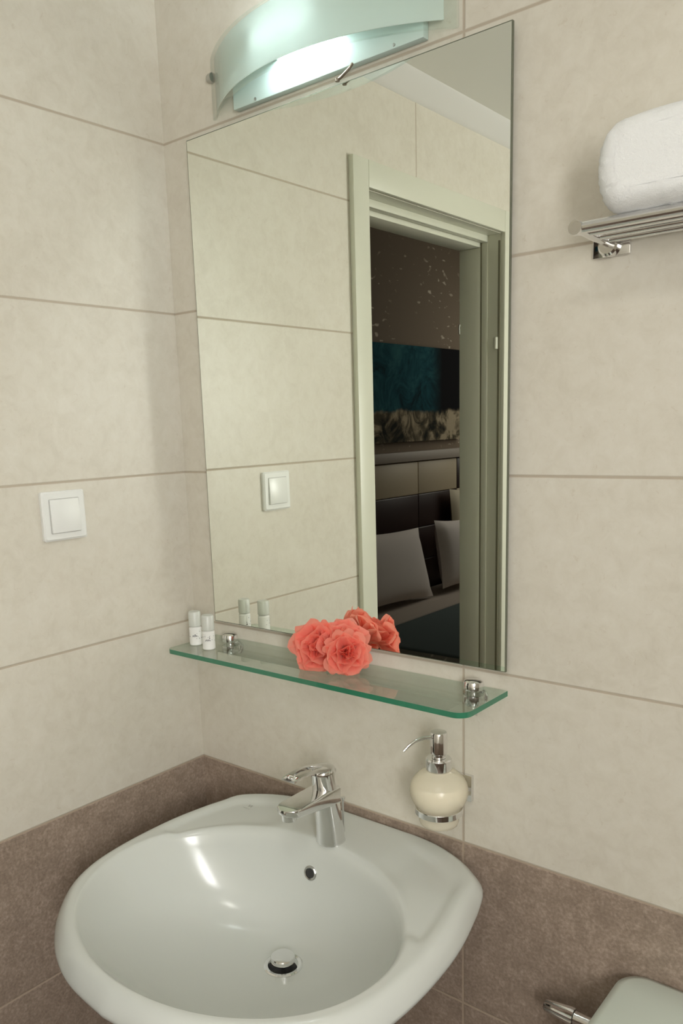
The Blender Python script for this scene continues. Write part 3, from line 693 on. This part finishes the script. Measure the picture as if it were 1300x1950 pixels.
# ------------------------------------------------------------------ coral crepe flower
M_petal = mat('coral_crepe', (0.95, 0.36, 0.28), 0.8); g = N(M_petal); geo = g.n('ShaderNodeNewGeometry')
g.l(g.mix(g.noise(geo.outputs['Position'], 60, 3), (0.95, 0.33, 0.25), (0.99, 0.46, 0.38)), g.p.inputs['Base Color'])
tr = g.n('ShaderNodeBsdfTranslucent'); tr.inputs[0].default_value = (1.0, 0.42, 0.32, 1); mx = g.n('ShaderNodeMixShader'); mx.inputs[0].default_value = 0.55
g.l(g.p.outputs[0], mx.inputs[1]); g.l(tr.outputs[0], mx.inputs[2]); g.l(mx.outputs[0], g.t.nodes['Material Output'].inputs[0])
fl = empty('artificial_flower', (0.43, -0.07, SZ1), 'coral red crepe paper flower cluster lying in the middle of the glass shelf', 'flower')
def petal(bm, c, ax, ang, L, Wd, open_, rnd, curl=0.35):
    """one ruffled petal starting at c, opening away from axis ax"""
    a, b = frame_of(ax); out_ = a*math.cos(ang)+b*math.sin(ang); side = ax.cross(out_).normalized()
    nu, nv = 9, 12; ph = rnd.uniform(0, 6); fq = rnd.uniform(4.0, 6.5); G = []
    for i in range(nu+1):
        u = i/nu; th = open_*(u**0.8)+curl*u*u; row = []
        w = Wd*(0.25+0.95*math.sin(min(1.0, u*1.05)*PI*0.55))
        ru = 0.0; pos = ax*(math.cos(open_*0.6)*L*u)+out_*(math.sin(open_*0.6)*L*u+curl*L*u*u*0.5)
        for k in range(nv+1):
            v = -1+2*k/nv
            cup = -(v*v)*w*0.38
            ruf = 0.055*L*u**2.5*math.sin(fq*v+ph)+0.022*L*u**4*math.sin(15*v+ph*2)
            edge = -0.16*L*(abs(v)**2.5)*u
            row.append(c+pos+side*(v*w)+out_*(-cup*-0.0+ruf+(w*0.40*(v*v)*-1.0))+ax*(edge+0.03*L*math.sin(fq*1.4*v+ph)*u**3))
        G.append(row)
    V = [[bm.verts.new(p) for p in r] for r in G]
    for i in range(nu):
        for k in range(nv): bm.faces.new((V[i][k], V[i+1][k], V[i+1][k+1], V[i][k+1]))
FZ = SZ1+0.0008
NORECALC.update(('petal', 'blossom'))
def blossom(center, axis, R, seed, n1=4, n2=5, n3=6):
    rnd = random.Random(seed); ax = Vector(axis).normalized(); base = Vector(center)-ax*R*0.62
    def lift(bm):
        for v_ in bm.verts:
            if v_.co.z < FZ: v_.co.z = FZ+0.0004*rnd.random()
            if v_.co.y > MY-0.002: v_.co.y = MY-0.002
    bm = bmesh.new()
    for k in range(4): petal(bm, base+ax*R*0.25, ax, k*PI/2+0.4, R*0.85, R*0.34, 0.12, rnd, 0.05)
    lift(bm); core = build('blossom', bm, M_petal, fl, sharp=2.5)
    for n, L, w, op, cu in ((n1, 0.98, 0.62, 0.30, 0.00), (n2, 1.05, 0.80, 0.66, 0.10), (n3, 1.10, 0.92, 1.15, 0.24)):
        o0 = rnd.uniform(0, 6)
        for k in range(n):
            bm = bmesh.new(); petal(bm, base, ax, o0+k*2*PI/n+rnd.uniform(-.15, .15), R*L*rnd.uniform(0.92, 1.06), R*w, op*rnd.uniform(0.9, 1.1), rnd, cu)
            lift(bm); build('petal', bm, M_petal, core, sharp=2.5)
blossom((0.393, -0.076, Z0+0.3150), (0.35, -0.90, 0.25), 0.043, 3)
blossom((0.457, -0.074, Z0+0.3120), (0.70, -0.72, 0.12), 0.037, 11)
blossom((0.434, -0.056, Z0+0.3300), (0.30, -0.50, 0.85), 0.040, 23)

# ------------------------------------------------------------------ toilet with cistern at the lower right
to = empty('toilet', (1.10, -0.30, 0), 'white ceramic toilet whose cistern lid stands against the brown tiles', 'toilet')
M_toil = mat('cool_white_ceramic', (0.60, 0.66, 0.60), 0.12, Coat_Weight=0.3)
def rr3(cx, cy_, z, w, d, r): return [(cx+u, cy_+v, z) for u, v in rrect(w, d, r, 8)]
bm = bmesh.new(); cx, cyy = 1.093, -0.092
loft(bm, [rr3(cx, cyy, Z0-0.47, 0.33, 0.145, 0.03), rr3(cx, cyy, Z0-0.40, 0.345, 0.155, 0.035), rr3(cx, cyy, Z0-0.146, 0.360, 0.166, 0.038)]); build('cistern', bm, M_toil, to, sharp=0.8)
bm = bmesh.new()
loft(bm, [rr3(cx, cyy, Z0-0.148, 0.366, 0.172, 0.040), rr3(cx, cyy, Z0-0.144, 0.380, 0.180, 0.042), rr3(cx, cyy, Z0-0.123, 0.382, 0.181, 0.042), rr3(cx, cyy, Z0-0.1125, 0.374, 0.173, 0.038), rr3(cx, cyy, Z0-0.1085, 0.352, 0.152, 0.030), rr3(cx, cyy, Z0-0.107, 0.20, 0.06, 0.02)])
ld = build('cistern_lid', bm, M_toil, to, sharp=1.0)
bm = bmesh.new(); lathe(bm, (cx, cyy, Z0-0.1075), [(0.024, 0), (0.024, 0.003), (0.021, 0.005), (0, 0.0052)], 36); build('flush_button', bm, M_chrome, ld)
def egg(z, s, y0, y1, n=40):
    cy0 = (y0+y1)/2; h = (y0-y1)/2
    return [(1.105+s*math.cos(2*PI*k/n)*(1-0.12*math.sin(2*PI*k/n)*-1), cy0+h*math.sin(2*PI*k/n), z) for k in range(n)]
bm = bmesh.new(); loft(bm, [egg(0.001, 0.115, -0.06, -0.48), egg(0.06, 0.105, -0.06, -0.47), egg(0.20, 0.115, -0.05, -0.52), egg(0.34, 0.165, -0.02, -0.64), egg(0.40, 0.182, -0.015, -0.665), egg(0.428, 0.178, -0.015, -0.66)]); build('toilet_bowl', bm, M_toil, to, sharp=1.0)
bm = bmesh.new(); loft(bm, [egg(0.4285, 0.180, -0.19, -0.67), egg(0.448, 0.184, -0.19, -0.675), egg(0.462, 0.176, -0.195, -0.665)]); build('seat_lid', bm, M_plastic, to, sharp=1.0)
# angle valve feeding the cistern
vl = empty('angle_valve', (0.83, -0.001, Z0-0.20), 'chrome angle valve with ribbed handle between the basin and the cistern', 'valve')
VZ = Z0-0.196; VY = -0.045
bm = bmesh.new(); tube(bm, [(0.868, -0.0006, VZ-0.11), (0.868, VY, VZ-0.11), (0.868, VY, VZ)], 0.008, 20); lathe(bm, (0.868, -0.0006, VZ-0.11), [(0.026, 0), (0.026, 0.002), (0.018, 0.007), (0, 0.0072)], 32, axis=(0, -1, 0))
tube(bm, [(0.848, VY, VZ), (0.885, VY, VZ)], [0.0105, 0.0105], 20)
build('valve_body', bm, M_chrome, vl)
bm = bmesh.new()
n = 48; prof = [(0.800, 0.006), (0.803, 0.0085), (0.815, 0.0095), (0.842, 0.0125), (0.847, 0.0125), (0.848, 0.009)]
loft(bm, [[(x, VY+r*(1+0.07*math.sin(k*2*PI/n*12))*math.cos(2*PI*k/n), VZ+r*(1+0.07*math.sin(k*2*PI/n*12))*math.sin(2*PI*k/n)) for k in range(n)] for x, r in prof])
build('valve_handle', bm, M_chrome, vl)
bm = bmesh.new(); lathe(bm, (0.885, VY, VZ), [(0.013, 0), (0.013, 0.014)], 6, axis=(1, 0, 0)); build('valve_nut', bm, mat('cream_plastic_nut', (0.42, 0.38, 0.28), 0.5), vl)
bm = bmesh.new(); tube(bm, [(0.899, VY, VZ), (0.911, VY, VZ)], 0.0085, 18); build('brass_thread', bm, mat('brass', (0.55, 0.33, 0.13), 0.35, 1.0), vl)
# ------------------------------------------------------------------ unseen ceiling light, added to the bathroom as fill
cl = empty('added_ceiling_light', (1.25, -1.15, CZ), 'unseen round flush fill light added in the middle of the bathroom ceiling', 'ceiling light')
bm = bmesh.new(); lathe(bm, (1.25, -1.15, CZ-0.0005), [(0.15, 0), (0.155, -0.01), (0.15, -0.03), (0.14, -0.034), (0.0, -0.034)], 48); build('fill_light_housing', bm, M_plastic, cl)
